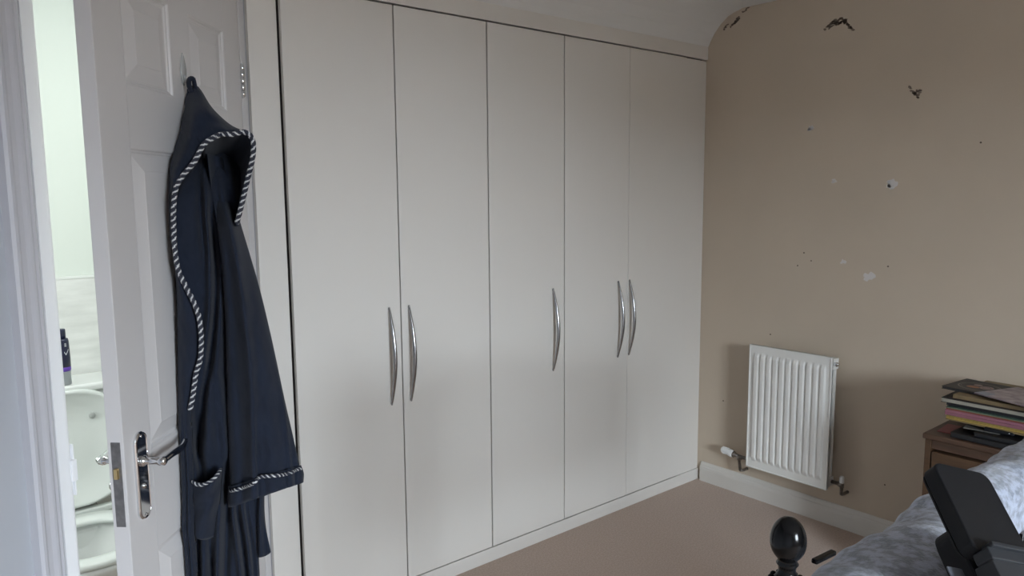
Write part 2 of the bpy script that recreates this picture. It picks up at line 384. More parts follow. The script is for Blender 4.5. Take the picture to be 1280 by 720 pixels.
for z0, z1 in rows:
    for a, b in ((s1, s2), (s3, s4)):
        bm = bmesh.new(); rings = []
        for off, dep in ((0, 0.0), (.003, -.001), (.006, -.005), (.010, -.006), (.013, -.009), (.018, -.0095), (.052, -.0015), (.054, -.0005)):
            rings.append([dp(s, dep, z) for s, z in ((a + off, z0 + off), (b - off, z0 + off), (b - off, z1 - off), (a + off, z1 - off))])
        rings.insert(0, [dp(s, -LT, z) for s, z in ((a, z0), (b, z0), (b, z1), (a, z1))])
        loft(bm, rings); fixn(bm); link('door_panel', bm, 'door_paint', dr)
# latch plate on the edge
bm = bmesh.new(); dadd(bm, -.0012, .004, -.030, -.008, .785, .985, bev=.0006); fixn(bm); lp = link('latch_plate', bm, 'lock_plate', dr)
bm = bmesh.new(); dadd(bm, -.009, .002, -.0235, -.0145, .900, .925, bev=.002); fixn(bm); link('latch_bolt', bm, 'brass', lp)
bm = bmesh.new()
for z in (.797, .973): lathe(bm, ((.0035, 0), (.0035, .0006), (.001, .0008)), dp(-.0012, -.019, z), -DL, 10)
fixn(bm); link('screws', bm, 'lock_plate', lp)
# lever furniture: front and bathroom side
def lever(side):
    sg = 1 if side == 'front' else -1
    base = 0.0 if sg > 0 else -LT
    def q(s, n, z): return dp(s, base + sg * n * (1 if sg > 0 else 1.2), z)
    sc, zc, hw, zt, zb = .062, .920, .026, .992, .777
    def outline(inset):
        pts = []; w = hw - inset
        for k in range(0, 13):                     # arched top with small shoulders
            t = math.pi * k / 12; pts.append((sc + w * math.cos(t), zt - hw + (hw * 0.95 - inset) * math.sin(t)))
        for k in range(0, 13):
            t = math.pi + math.pi * k / 12; pts.append((sc + w * math.cos(t), zb + hw + (hw * 0.95 - inset) * math.sin(t)))
        return pts
    bm = bmesh.new()
    loft(bm, [[q(s, n, z) for s, z in outline(i)] for i, n in ((0, 0), (0, .004), (.002, .0065), (.005, .0075), (.006, .006))]); fixn(bm)
    pl = link('back_plate', bm, 'chrome', dr, False)
    bm = bmesh.new()
    lathe(bm, ((.0135, .004), (.0135, .010), (.0115, .013), (.0085, .016), (.008, .042), (.0105, .046), (.0115, .052), (.010, .060), (.006, .063)), q(sc, 0, zc), NL * sg, 20)
    P = [q(sc, .052, zc), q(sc + .018, .053, zc - .0), q(sc + .045, .054, zc + .002), q(sc + .072, .0545, zc + .001), q(sc + .095, .054, zc + .001), q(sc + .112, .052, zc + .006), q(sc + .122, .049, zc + .010)]
    P = resample(P, 20); tube(bm, P, [lerp(.0075, .0085, min(1, i/6)) if i < 13 else lerp(.0085, .0055, (i-13)/6) for i in range(20)], 12)
    fixn(bm); h = link('lever_handle', bm, 'chrome', dr, True)
    bm = bmesh.new()
    if sg > 0:
        lathe(bm, ((.0075, .005), (.0075, .0085), (.005, .0095)), q(sc, 0, .86), NL, 14); bx(bm, sc - .0012, sc + .0012, .009, .0105, .8555, .8645, 0, DM)
    else:
        lathe(bm, ((.010, .005), (.009, .016), (.012, .020), (.0145, .028), (.012, .035), (.006, .038)), q(sc, 0, .86), NL * sg, 18)
    fixn(bm); link('turn_button', bm, 'chrome', pl, True)
    bm = bmesh.new()
    for z in (zt - .012, zb + .012): lathe(bm, ((.0032, .006), (.0032, .0078), (.0015, .0084)), q(sc, 0, z), NL * sg, 10)
    fixn(bm); link('screws', bm, 'chrome', pl, True)
lever('front'); lever('back')
# hinges with knuckles
for zc in (1.895, 1.07, .15):
    bm = bmesh.new(); org = HP + NL * .002
    for k in range(5):
        z0 = zc - .05 + k * .02
        lathe(bm, ((.0055, 0), (.0065, .001), (.0065, .0175), (.0055, .0185)), org + NL * .004 + Vector((0, 0, z0)), (0, 0, 1), 12)
    lathe(bm, ((.003, -.004), (.0045, 0)), org + NL * .004 + Vector((0, 0, zc - .05)), (0, 0, 1), 10); lathe(bm, ((.0045, 0), (.003, .004)), org + NL * .004 + Vector((0, 0, zc + .0485)), (0, 0, 1), 10)
    fixn(bm); link('hinge', bm, 'chrome', dr, True)

# clear stick-on hook the robe hangs from
hk = thing('adhesive_hook', 'clear plastic stick-on hook on the upper middle of the white door', 'hook', dp(.382, 0, 1.87))
bm = bmesh.new(); rings = []
for n_, k_ in ((0.0, 1.0), (.0025, 1.0), (.004, .86)):
    ring = []
    for k in range(28):
        t = 2*math.pi*k/28; w = .0145 * k_ * (1 - .45*max(0, math.sin(t))); ring.append(dp(.388 + w*math.cos(t), n_, 1.868 + .042*k_*math.sin(t)))
    rings.append(ring)
loft(bm, rings); fixn(bm); link('hook_base', bm, 'hook', hk, True)
bm = bmesh.new(); tube(bm, resample([dp(.388, .002, 1.852), dp(.388, .010, 1.835), dp(.388, .020, 1.829), dp(.388, .027, 1.834), dp(.388, .029, 1.846)], 16), .004, 10); fixn(bm); link('hook_arm', bm, 'hook', hk, True)
setloc(hk)

# ------------------------------------------------------------------ the robe
def rp(px, py, s):                                # point on the sight line at distance s along the leaf, measured from the latch edge
    A = dp(s, 0, 0); d = ray(px, py); t = (A - CAM).dot(DL) / d.dot(DL); return CAM + d * t
rb = thing('hooded_robe', 'dark navy velour hooded robe with twisted white piping hanging on the white door', 'robe', dp(.4, .0, .35))
def pline(pts): return [(y, x) for x, y in pts]
XLm = [(110, 236), (150, 227), (175, 219), (192, 214), (205, 212.5), (250, 212.5), (280, 213.5), (310, 215), (340, 219), (370, 221), (440, 222), (520, 223), (560, 224), (600, 226), (640, 226), (657, 224.5), (680, 228), (720, 231), (800, 236)]
RIM = [(237.5, 512), (241, 495), (245, 467), (250, 450), (251.5, 430), (250, 404), (244, 382), (233, 360), (223, 338), (218.5, 313), (217, 286), (217, 258), (220, 235), (229, 219), (243, 202), (254.5, 181), (266, 172.4), (278, 167.5), (290, 168), (303, 165), (311, 167.5), (316, 176), (316.8, 188), (314.5, 204), (309.5, 224), (304, 248), (298, 272), (296, 279)]
PIPL = [(285, 217), (313, 218.5), (338, 223), (360, 233), (382, 244), (404, 250), (430, 251.5), (450, 250), (467, 245), (495, 241), (512, 237.5), (560, 238.5), (600, 240), (660, 242), (720, 245), (800, 248)]
XRb = [(150, 272), (165, 288), (180, 304), (200, 308), (225, 304), (250, 298), (280, 294), (330, 296), (400, 305), (500, 312), (600, 317), (640, 319), (680, 320), (720, 322), (800, 325)]
FOLDS = [  # polyline in the photograph's pixels, width px, depth m (positive = towards the viewer)
 ([(272, 180), (284, 215), (292, 240), (300, 275)], 6, .012), ([(262, 190), (272, 230), (280, 270), (284, 330)], 6, .014), ([(253, 200), (258, 260), (262, 330), (262, 390), (256, 440)], 5, .018),
 ([(267, 205), (275, 260), (281, 300)], 3.5, -.016), ([(250, 210), (252, 270), (256, 320)], 5, -.012), ([(263, 270), (270, 340), (268, 400), (262, 450), (254, 500), (248, 560)], 4, -.022),
 ([(275, 320), (274, 400), (272, 460), (278, 520), (282, 570)], 6, .014), ([(245, 520), (246, 560), (252, 590)], 5, -.022), ([(262, 470), (262, 520), (262, 560)], 9, .016),
 ([(283, 590), (284, 640), (282, 720), (284, 800)], 5, -.02), ([(274, 640), (272, 700), (272, 800)], 5, .018), ([(262, 680), (265, 720), (266, 800)], 3, -.014), ([(254, 680), (256, 800)], 6, .012),
 ([(290, 640), (296, 680), (302, 730)], 3.5, .016), ([(296, 636), (304, 690), (309, 740)], 2.5, -.016), ([(303, 636), (311, 690), (315, 740)], 3, .014), ([(308, 636), (316, 690), (318, 720)], 2, -.014), ([(246, 660), (248, 720), (250, 800)], 3, -.018)]
FK = [([(y, x) for x, y in p], w, a, p[0][1], p[-1][1]) for p, w, a in FOLDS]
def folds(px, py):
    d = 0
    for k, w, a, y0, y1 in FK:
        if y0 - 30 < py < y1 + 30:
            fade = sstep(y0 - 30, y0 + 12, py) * (1 - sstep(y1 - 12, y1 + 30, py)); c = interp(k, py); d += 1.7 * a * fade * math.exp(-((px - c) / w) ** 2)
    return d
def body_s(px, py):
    xl = interp(XLm, py); xr = interp(XRb, py); u = (px - xl) / max(1, xr - xl); u = min(1.0, max(0.0, u))
    s = .255 + .15 * u ** 1.6 + .19 * (1 - sstep(150, 255, py)) - folds(px, py)
    return s
def wob(a, b): return .0025 * math.sin(a * 23.1 + 2.1 * math.sin(b * 11.3)) + .002 * math.sin(b * 31.7 + 1.7 * math.sin(a * 17))
# body with its back resting on the door
bm = bmesh.new(); rings = []
for i in range(126):
    py = 150 + (800 - 150) * i / 125
    xl = interp(XLm, py); xr = interp(XRb, py)
    if py < 300:
        k = 1 - sstep(240, 300, py); xl = lerp(xl, interp([(150, 262), (176, 258), (200, 250), (220, 236), (240, 224), (260, 220), (300, 216)], py), k)
    front = []
    for j in range(57):
        u = j / 56; px = lerp(xl, xr, u); s = body_s(px, py)
        front.append(rp(px, py, s + wob(px / 60, py / 90) * .6))
    e = front[-1]; el = DM.inverted() @ e; f0 = DM.inverted() @ front[0]
    back = []
    for k in range(1, 8):
        t = k / 8; back.append(dp(lerp(el.x, .56, math.sin(t * math.pi / 2)), lerp(el.y, .012, t ** 1.3), el.z))
    back += [dp(.56, .010, el.z), dp(.42, .006, el.z), dp(max(.30, f0.x + .02), .006, f0.z)]
    f0n = max(f0.y, .008); front[0] = dp(f0.x, f0n, f0.z)
    rings.append(front + back)
loft(bm, rings); fixn(bm); link('robe_body', bm, 'navy', rb, True)
# left front edge with its piping, lying over the body
def strip_surface(bm, rows_, thick):               # rows of world points -> closed thin slab
    n = len(rows_[0])
    rings = []
    for r in rows_:
        rings.append(list(r) + [p + DL * thick for p in reversed(r)])
    loft(bm, rings); fixn(bm)
bm = bmesh.new(); rw = []
for i in range(100):
    py = 250 + 550 * i / 99; xl = interp(XLm, py); xr = max(xl + 4, interp(PIPL, py)); r = []
    for j in range(15):
        u = j / 14; px = lerp(xl, xr, u)
        s = .245 - .028 * math.sin(math.pi * (.12 + .80 * u)) - .012 * math.exp(-((u - .2) / .15) ** 2) * sstep(520, 600, py) + .016*math.exp(-((u - .42)/.12)**2) * sstep(500, 580, py)
        p = rp(px, py, s + wob(px/40, py/70) * .5); q = DM.inverted() @ p
        r.append(dp(q.x, max(.004, q.y), q.z))
    rw.append(r)
strip_surface(bm, rw, .012); link('front_edge', bm, 'navy', rb, True)
# hood: outer shell from the hanging peak and ridge to the piped rim
OUT = [(213, 300), (212.5, 262), (212, 235), (212, 215), (213, 196), (219, 176), (226, 152), (232, 128), (237, 112), (243, 107), (249, 112), (262, 133), (276, 148), (290, 159), (300, 163.5), (312, 167)]
RI2 = [(217, 300), (217, 258), (220, 235), (229, 219), (243, 202), (254.5, 181), (266, 172.4), (278, 167.5), (290, 168), (303, 165), (311, 167.5), (315, 172)]
NO = 60
oc = resample([Vector((x, y, 0)) for x, y in OUT], NO); rc = resample([Vector((x, y, 0)) for x, y in RI2], NO)
bm = bmesh.new(); rings = []
for i in range(NO):
    r = []
    for j in range(13):
        v = j / 12; px = lerp(oc[i].x, rc[i].x, v); py = lerp(oc[i].y, rc[i].y, v)
        s0 = lerp(.275, .385, sstep(0, .62, i / (NO - 1))); s1_ = lerp(.218, .27, sstep(.2, 1, i / (NO - 1)))
        s = lerp(s0, s1_, v) - .045 * math.sin(math.pi * v) * (.35 + .65 * math.sin(math.pi * i / (NO - 1))) + .008 * math.sin(v * 9 + i * .18) * math.sin(math.pi * v) + .004*math.sin(i*.5)
        p = rp(px, py, s + wob(px/30, py/30)); q = DM.inverted() @ p; r.append(dp(q.x, max(.006, q.y), q.z))
    rings.append(r)
loft(bm, rings, closed=False); fixn(bm)
hd = link('hood', bm, 'navy', rb, True); md = hd.modifiers.new('thick', 'SOLIDIFY'); md.thickness = .007; md.offset = 0
bm = bmesh.new(); rw = []
for i in range(15):
    t = i / 14; zz = lerp(1.40, 1.815, t); k = sstep(.45, 1, t)
    a, b = lerp(.315, .372, k), lerp(.50, .392, k); rw.append([dp(lerp(a, b, j / 10), .012 + .012 * math.sin(math.pi * j / 10), zz) for j in range(11)])
strip_surface(bm, [[p + NL * .004 for p in r] for r in rw], .004); link('hood_back', bm, 'navy', rb, True)
# inside of the hood: right flap and deep lining
INR = resample([Vector((x, y, 0)) for x, y in [(254.5, 181), (266, 172.4), (278, 167.5), (290, 168), (303, 165), (311, 167.5), (316, 176), (316.8, 188), (314.5, 204), (309.5, 224), (304, 248), (298, 272), (296, 282)]], 50)
CEN = resample([Vector((x, y, 0)) for x, y in [(252, 215), (262, 205), (274, 198), (284, 200), (290, 205), (293, 215), (294, 230), (294, 250), (293, 270), (292, 290)]], 50)
bm = bmesh.new(); rings = []
for i in range(50):
    r = []
    for j in range(13):
        v = j / 12; px = lerp(INR[i].x, CEN[i].x, v); py = lerp(INR[i].y, CEN[i].y, v)
        sr = lerp(.232, .275, sstep(0, .45, i / 49)); sr = lerp(sr, .30, sstep(.5, 1, i / 49))
        s = sr + .21 * math.sin(math.pi / 2 * v) + wob(px / 25, py / 25)
        r.append(rp(px, py, s))
    rings.append(r)
loft(bm, rings, closed=False); fixn(bm)
hi = link('hood_lining', bm, 'navy', rb, True); md = hi.modifiers.new('thick', 'SOLIDIFY'); md.thickness = .006; md.offset = 0
pa = []
for x, y in RIM:
    if y > 285 and x < 262: s = .222
    else:
        i = RIM.index((x, y)); t = (i - 11) / 16; s = lerp(.214, .268, sstep(0, .6, t)) if t < .6 else lerp(.268, .295, (t - .6) / .4)
    pa.append(rp(x, y, s - .004))
rope('piping', resample(pa, 120), .0058, rb)
# hanging loop
bm = bmesh.new(); tube(bm, resample([rp(240, 116, .37), rp(236, 106, .366), rp(237, 99, .366), rp(241, 98, .37), rp(243, 104, .376), rp(244.5, 114, .378)], 24), .009, 10, flat=(.6, 1.2)); fixn(bm); link('hanging_loop', bm, 'navy', rb, True)
# near sleeve: wide tapering tube with a piped cuff
SL = [(258, 192), (263, 232), (270, 275), (277, 330), (281, 390), (283, 450), (284.5, 520), (286.5, 575), (287.5, 612)]
SR = [(279, 196), (289, 240), (301, 280), (313, 320), (325, 362), (340, 425), (356, 500), (367, 548), (375, 584)]
CL = [(287, 608), (286.5, 622), (287, 634)]; CR = [(374.5, 582), (378, 592), (377.5, 603)]
SFK = [([(240, 276), (300, 293), (370, 303), (450, 312), (530, 316), (620, 318)], 7, .022), ([(300, 284), (400, 292), (500, 297), (600, 303)], 5, -.006), ([(360, 318), (450, 330), (560, 340), (610, 345)], 12, .010), ([(480, 352), (560, 361), (610, 363)], 3.0, .014), ([(500, 359), (600, 368)], 3, -.012), ([(520, 321), (610, 323)], 2.5, -.010)]
def sleeve(name, Lp, Rp, n, grow):
    L = resample([Vector((x, y, 0)) for x, y in Lp], n); R = resample([Vector((x, y, 0)) for x, y in Rp], n)
    bm = bmesh.new(); rings = []
    for i in range(n):
        near = []; far = []; v = i / (n - 1)
        for j in range(41):
            u = j / 40; px = lerp(L[i].x, R[i].x, u); py = lerp(L[i].y, R[i].y, u)
            hb = math.sin(math.pi * u) ** .6
            s = lerp(.31, .37, u) - (.055 + grow) * hb + (.17 * (1 - sstep(185, 310, py))) * (1 if name == 'sleeve' else 0)
            f = 0
            for k, w, a in SFK:
                if py > k[0][0] - 20: f += 1.5 * a * sstep(k[0][0] - 20, k[0][0] + 40, py) * math.exp(-((px - interp(k, py)) / w) ** 2)
            near.append(rp(px, py, s - f * (hb ** .5) + wob(px/50, py/80) * .7 * hb))
            if 0 < j < 40:
                sag = (10 if v > .98 and name == 'cuff' else 0)
                far.append(rp(px, py - sag * 0, lerp(.31, .37, u) + .055 * hb))
        rings.append(near + list(reversed(far)))
    loft(bm, rings, caps=(name == 'sleeve')); fixn(bm); o = link(name, bm, 'navy', rb, True)
    if name == 'cuff': md = o.modifiers.new('thick', 'SOLIDIFY'); md.thickness = .008; md.offset = 0
    return o
sleeve('sleeve', SL, SR, 60, 0)
CSAG = [(0, 0), (.25, 0.5), (.5, 2), (.85, 4), (1, 0)]
cf = sleeve('cuff', CL, CR, 8, .006)
CPX = [(288, 613.5), (296, 612), (304, 609.5), (313, 606), (319, 602.5), (322, 598), (326, 596), (335, 595.2), (345, 594.5), (356, 593), (364, 590.5), (369, 588), (376, 585.5)]
def cuff_s(px, py):
    u = (px - 287) / (376 - 287); u = min(1, max(0, u)); hb = math.sin(math.pi * u) ** .6 if 0 < u < 1 else 0
    f = sum(1.5 * a * math.exp(-((px - interp(k, py)) / w) ** 2) for k, w, a in SFK)
    return lerp(.31, .37, u) - .061 * hb - f * hb ** .5
rope('piping', resample([rp(x, y, cuff_s(x, y) - .011) for x, y in CPX], 80), .0044, rb, .026)
# patch pocket, its piped mouth sagging open
PT = [(240.5, 601), (245, 604.5), (252.5, 605.5), (260, 602.5), (268, 597), (276, 586)]
PBm = [(244, 672), (248, 674), (253, 675), (258, 674.5), (262, 673.5), (267, 671)]
pt = resample([Vector((x, y, 0)) for x, y in PT], 21); pb = resample([Vector((x, y, 0)) for x, y in PBm], 21)
bm = bmesh.new(); rw = []
for i in range(31):
    v = i / 30; r = []
    for j in range(21):
        u = j / 20; px = lerp(pt[j].x, pb[j].x, v); py = lerp(pt[j].y, pb[j].y, v)
        px = px + (1.5 if u > .5 else -.5) * math.sin(math.pi * v) * abs(2*u - 1)
        bul = (.02 + .03 * (1 - v)) * math.sin(math.pi * (.1 + .8 * u))
        fl = .006 * math.sin(u * 5 + v * 4) + .006 * math.sin(v * 14 + u * 6) * (1 - v)
        r.append(rp(px, py, .262 + .04 * u - .012 - bul + fl))
    rw.append(r)
strip_surface(bm, rw, .010); link('pocket', bm, 'navy', rb, True)
rope('piping', resample([rp(pt[j].x, pt[j].y + .5, .262 + .04 * j / 20 - .02 - .05 * math.sin(math.pi * (.1 + .8 * j / 20)) + .006*math.sin(j/20*5)) for j in range(21)], 50), .0042, rb, .026)
# belt end
BL = [(318.5, 615), (318.6, 640), (320, 660), (322, 697)]; BR = [(329, 615), (329, 640), (331, 662), (337, 692)]
bl = resample([Vector((x, y, 0)) for x, y in BL], 26); br = resample([Vector((x, y, 0)) for x, y in BR], 26)
bm = bmesh.new(); rw = []
for i in range(26):
    rw.append([rp(lerp(bl[i].x, br[i].x, u / 8), lerp(bl[i].y, br[i].y, u / 8) + (1.5 * math.sin(math.pi * u / 8) if i == 25 else 0), .395 + .012 * math.sin(u * .8 + i * .12)) for u in range(9)])
strip_surface(bm, rw, .010); link('belt', bm, 'navy', rb, True)
setloc(rb)

# ------------------------------------------------------------------ radiator
rd = thing('radiator', 'white ribbed panel radiator on the cream wall between wardrobe and chest', 'radiator', (-.06, -.565, .19))
RY0, RY1, RZ0, RZ1, RX = -.772, -.358, .197, .809, -.11
bm = bmesh.new(); NYR, NZ = 133, 40; n = 11; pitch = (RY1 - RY0 - .045) / n
def prof_y(y):
    t = (y - (RY0 + .0225)) / pitch
    if t < 0 or t > n: return 0
    f = abs((t % 1) - .5) * 2                    # 1 at the groove, 0 at the crest
    return 1 - sstep(.42, .85, f)
zs = [RZ0 + .003, RZ0 + .02, RZ0 + .03, RZ0 + .036, RZ0 + .041, RZ0 + .046, RZ0 + .052, RZ0 + .058, RZ0 + .064]
zs = zs + [RZ0 + .15, RZ0 + .3, RZ0 + .45] + [RZ1 - (z - RZ0) for z in reversed(zs)]
G = []
for z in zs:
    e = min(z - RZ0, RZ1 - z); k = sstep(.034, .062, e); row = []
    for i in range(NYR):
        y = lerp(RY0, RY1, i / (NYR - 1)); row.append(bm.verts.new((RX + .003 - .009 * prof_y(y) * k, y, z)))
    G.append(row)
for a, b in zip(G, G[1:]):
    for i in range(NYR - 1): bm.faces.new((a[i], a[i+1], b[i+1], b[i]))
fixn(bm)
bx(bm, RX + .006, RX + .014, RY0, RY1, RZ0, RZ1, .001)
for z0, z1 in ((RZ0, RZ0 + .006), (RZ1 - .006, RZ1)): bx(bm, RX - .001, RX + .014, RY0, RY1, z0, z1, .0015)
for y0, y1 in ((RY0, RY0 + .006), (RY1 - .006, RY1)): bx(bm, RX - .001, RX + .014, y0, y1, RZ0 + .006, RZ1 - .006, .0015)
link('front_panel', bm, 'radiator', rd)
bm = bmesh.new()
for k in range(22):
    y = lerp(RY0 + .03, RY1 - .03, k / 21); bx(bm, RX + .0145, -.052, y - .001, y + .001, RZ0 + .06, RZ1 - .05)
link('convector_fins', bm, 'radiator', rd, kind='stuff')
box('back_panel', 'radiator', (-.052, -.038, RY0 + .012, RY1 - .012, RZ0 + .03, RZ1 - .012), rd, .004)
box('wall_bracket', 'radiator', (-.038, 0.0, RY0 + .08, RY0 + .11, RZ0 + .1, RZ1 - .1), rd, .001); box('wall_bracket', 'radiator', (-.038, 0.0, RY1 - .11, RY1 - .08, RZ0 + .1, RZ1 - .1), rd, .001)
bm = bmesh.new(); lathe(bm, ((.010, -.005), (.010, .006), (.007, .008), (.007, .012), (.003, .013)), (-.075, RY0 - .001, RZ1 - .035), (0, -1, 0), 14)
fixn(bm); link('air_vent', bm, 'chrome', rd, True)
bm = bmesh.new(); bx(bm, RX + .015, -.04, RY0 + .004, RY0 + .012, RZ1 - .06, RZ1 - .012, .001); link('end_boss', bm, 'radiator', rd)
bm = bmesh.new(); bx(bm, RX + .015, -.04, RY0 + .004, RY0 + .012, RZ0 + .008, RZ0 + .05, .001); link('end_boss', bm, 'radiator', rd)
# thermostatic valve on the far side, lockshield on the near side
vx = -.056
bm = bmesh.new(); lathe(bm, ((.012, 0), (.014, .003), (.0165, .006), (.0165, .04), (.0175, .043), (.0185, .05), (.0195, .062), (.0175, .066)), (vx, -.182, .226), (0, -1, -.16), 26)
fixn(bm); v1 = link('thermostat_head', bm, 'plastic_white', rd, False)
bm = bmesh.new()
for k in range(16):
    a = 2*math.pi*k/16; c = Vector((vx + .0167*math.cos(a), -.207, .222 + .0167*math.sin(a))); bx(bm, c.x - .0012, c.x + .0012, -.222, -.19, c.z - .0012, c.z + .0012)
link('grip_ridges', bm, 'plastic_white', v1)
bm = bmesh.new(); lathe(bm, ((.013, 0), (.016, .003), (.016, .012), (.010, .016), (.010, .034)), (vx, -.247, .2155), (0, -1, -.1), 20)
lathe(bm, ((.009, 0), (.009, .055), (.0125, .057), (.0125, .074), (.009, .076), (.009, .085)), (vx, -.278, .213), (0, -1, 0), 18)
lathe(bm, ((.0095, 0), (.0125, .002), (.0125, .02), (.0075, .022), (.0075, .075)), (vx, -.282, .215), (.0, -.15, -1), 16)
tube(bm, [(vx, -.293, .143), (vx + .02, -.295, .138), (-.0005, -.297, .138)], .0075, 12)
fixn(bm); link('valve_body', bm, 'oldmetal', rd, True)
bm = bmesh.new(); yy = RY0 - .031
lathe(bm, ((.009, 0), (.009, .034), (.014, .035), (.014, .018 + .034)), (vx, RY0 + .005, .225), (0, -1, 0), 18)
lathe(bm, ((.008, .03), (.0105, .028), (.0105, 0), (.008, -.002), (.0075, -.036)), (vx, yy - .012, .213), (0, 0, 1), 16)
tube(bm, [(vx, yy - .012, .186), (vx + .006, yy - .012, .178), (vx + .02, yy - .013, .176), (-.0005, yy - .014, .176)], .0075, 12)
fixn(bm); link('lockshield_valve', bm, 'oldmetal', rd, True)
bm = bmesh.new(); lathe(bm, ((.0105, 0), (.0115, .003), (.0105, .026), (.007, .031), (.002, .032)), (vx, yy - .012, .232), (0, 0, 1), 18)
fixn(bm); link('valve_cap', bm, 'plastic_white', rd, True)
setloc(rd)

# ------------------------------------------------------------------ chest of drawers
ch = thing('chest_of_drawers', 'brown wooden chest of drawers against the cream wall right of the radiator', 'chest of drawers', (-.23, -1.75, 0))
CY0, CY1, CZ = -2.2, -1.302, .671
box('top', 'oak_top', (-.462, -.022, CY0 - .006, CY1 + .006, CZ - .020, CZ), ch, .004)
bm = bmesh.new(); bx(bm, -.45, -.03, CY1 - .02, CY1, 0, CZ - .0205, .001); link('side_panel', bm, 'oak', ch)
bm = bmesh.new(); bx(bm, -.45, -.03, CY0, CY0 + .02, 0, CZ - .0205, .001); link('side_panel', bm, 'oak', ch)
box('back_board', 'oak', (-.036, -.026, CY0 + .0205, CY1 - .0205, .04, CZ - .0205), ch)
box('plinth', 'oak', (-.44, -.42, CY0 + .0205, CY1 - .0205, 0, .055), ch)
box('front_rail', 'oak_top', (-.444, -.426, CY0 + .0205, CY1 - .0205, CZ - .055, CZ - .0205), ch)
for z0, z1 in ((.44, .607), (.25, .434), (.06, .244)):
    d = box('drawer', 'oak', (-.452, -.40, CY0 + .024, CY1 - .024, z0, z1), ch, .003)
    for y in (-1.55, -1.95):
        bm = bmesh.new(); lathe(bm, ((.006, 0), (.006, .01), (.014, .016), (.016, .022), (.012, .028), (.003, .030)), (-.452, y, (z0 + z1) / 2), (-1, 0, 0), 16); fixn(bm); link('knob', bm, 'oak_top', d, True)
setloc(ch)

# ------------------------------------------------------------------ records, books and papers on the chest
def rect_mtx(cx, cy, z, deg): return Matrix.Translation((cx, cy, z)) @ Matrix.Rotation(math.radians(deg), 4, 'Z')
def sleeve_item(name, label, cat, cx, cy, z, sx, sy, th, deg, cover, pages=None, group=None, printed=None):
    colm(cover); o = thing(name, label, cat, (cx, cy, z), group); m = Matrix.Rotation(math.radians(deg), 4, 'Z')
    if pages is None: box('cover', cover_name(cover), (-sx/2, sx/2, -sy/2, sy/2, 0, th), o, min(.0015, th * .3), m)
    else:
        colm(pages); t = min(.0016, th * .2)
        box('front_cover', cover_name(cover), (-sx/2, sx/2, -sy/2, sy/2, th - t, th), o, 0, m)
        box('back_cover', cover_name(cover), (-sx/2, sx/2, -sy/2, sy/2, 0, t), o, 0, m)
        box('spine', cover_name(cover), (sx/2 - t, sx/2, -sy/2, sy/2, t, th - t), o, 0, m)
        box('pages', cover_name(pages), (-sx/2 + .002, sx/2 - t, -sy/2 + .002, sy/2 - .002, t, th - t), o, 0, m)
    return o, m
def cover_name(c): return 'card_%02x%02x%02x' % tuple(int(min(1, v) * 255) for v in c)
def colm(c):
    k = cover_name(c)
    if k not in M: M[k] = mat(k, tuple(v * .78 for v in c), 0.5, noise=0.12, nscale=40)
z = CZ
# bottom layer at the front: black folders, leaflet, papers
sleeve_item('leaflet', 'thin red and pink leaflet under the papers at the far corner of the chest', 'leaflet', -.345, -1.362, z, .12, .085, .003, 4, (.34, .075, .085))
sleeve_item('black_folder', 'flat black folder lying lowest on the front of the brown chest', 'folder', -.335, -1.565, z + .0032, .235, .36, .017, -2, (.008, .008, .009), (.02, .02, .022))
sleeve_item('black_folder', 'black ring folder on top of the lowest flat black folder', 'folder', -.325, -1.60, z + .0204, .22, .30, .014, 1, (.010, .010, .011), (.018, .018, .02))
sleeve_item('grey_envelope', 'grey glossy envelope lying on the black folders', 'envelope', -.335, -1.455, z + .0348, .15, .11, .003, 8, (.19, .185, .165))
o = thing('black_gadget', 'small black plastic device with a bright dot on the black folders', 'device', (-.372, -1.515, z + .038))
m = Matrix.Rotation(math.radians(3), 4, 'Z'); box('case', 'black_plastic', (-.035, .035, -.045, .045, 0, .014), o, .005, m, 3)
for yy in (.034, -.034):
    bm = bmesh.new(); lathe(bm, ((.0018, 0), (.0018, .0008)), (-.0352, yy, .009), (-1, 0, 0), 10); fixn(bm); link('indicator', bm, 'white_print', o)
sleeve_item('magazine', 'dark glossy curled magazine under the coloured record sleeves', 'magazine', -.255, -1.56, z + .0384, .24, .33, .007, -3, (.06, .06, .065), (.30, .29, .28))
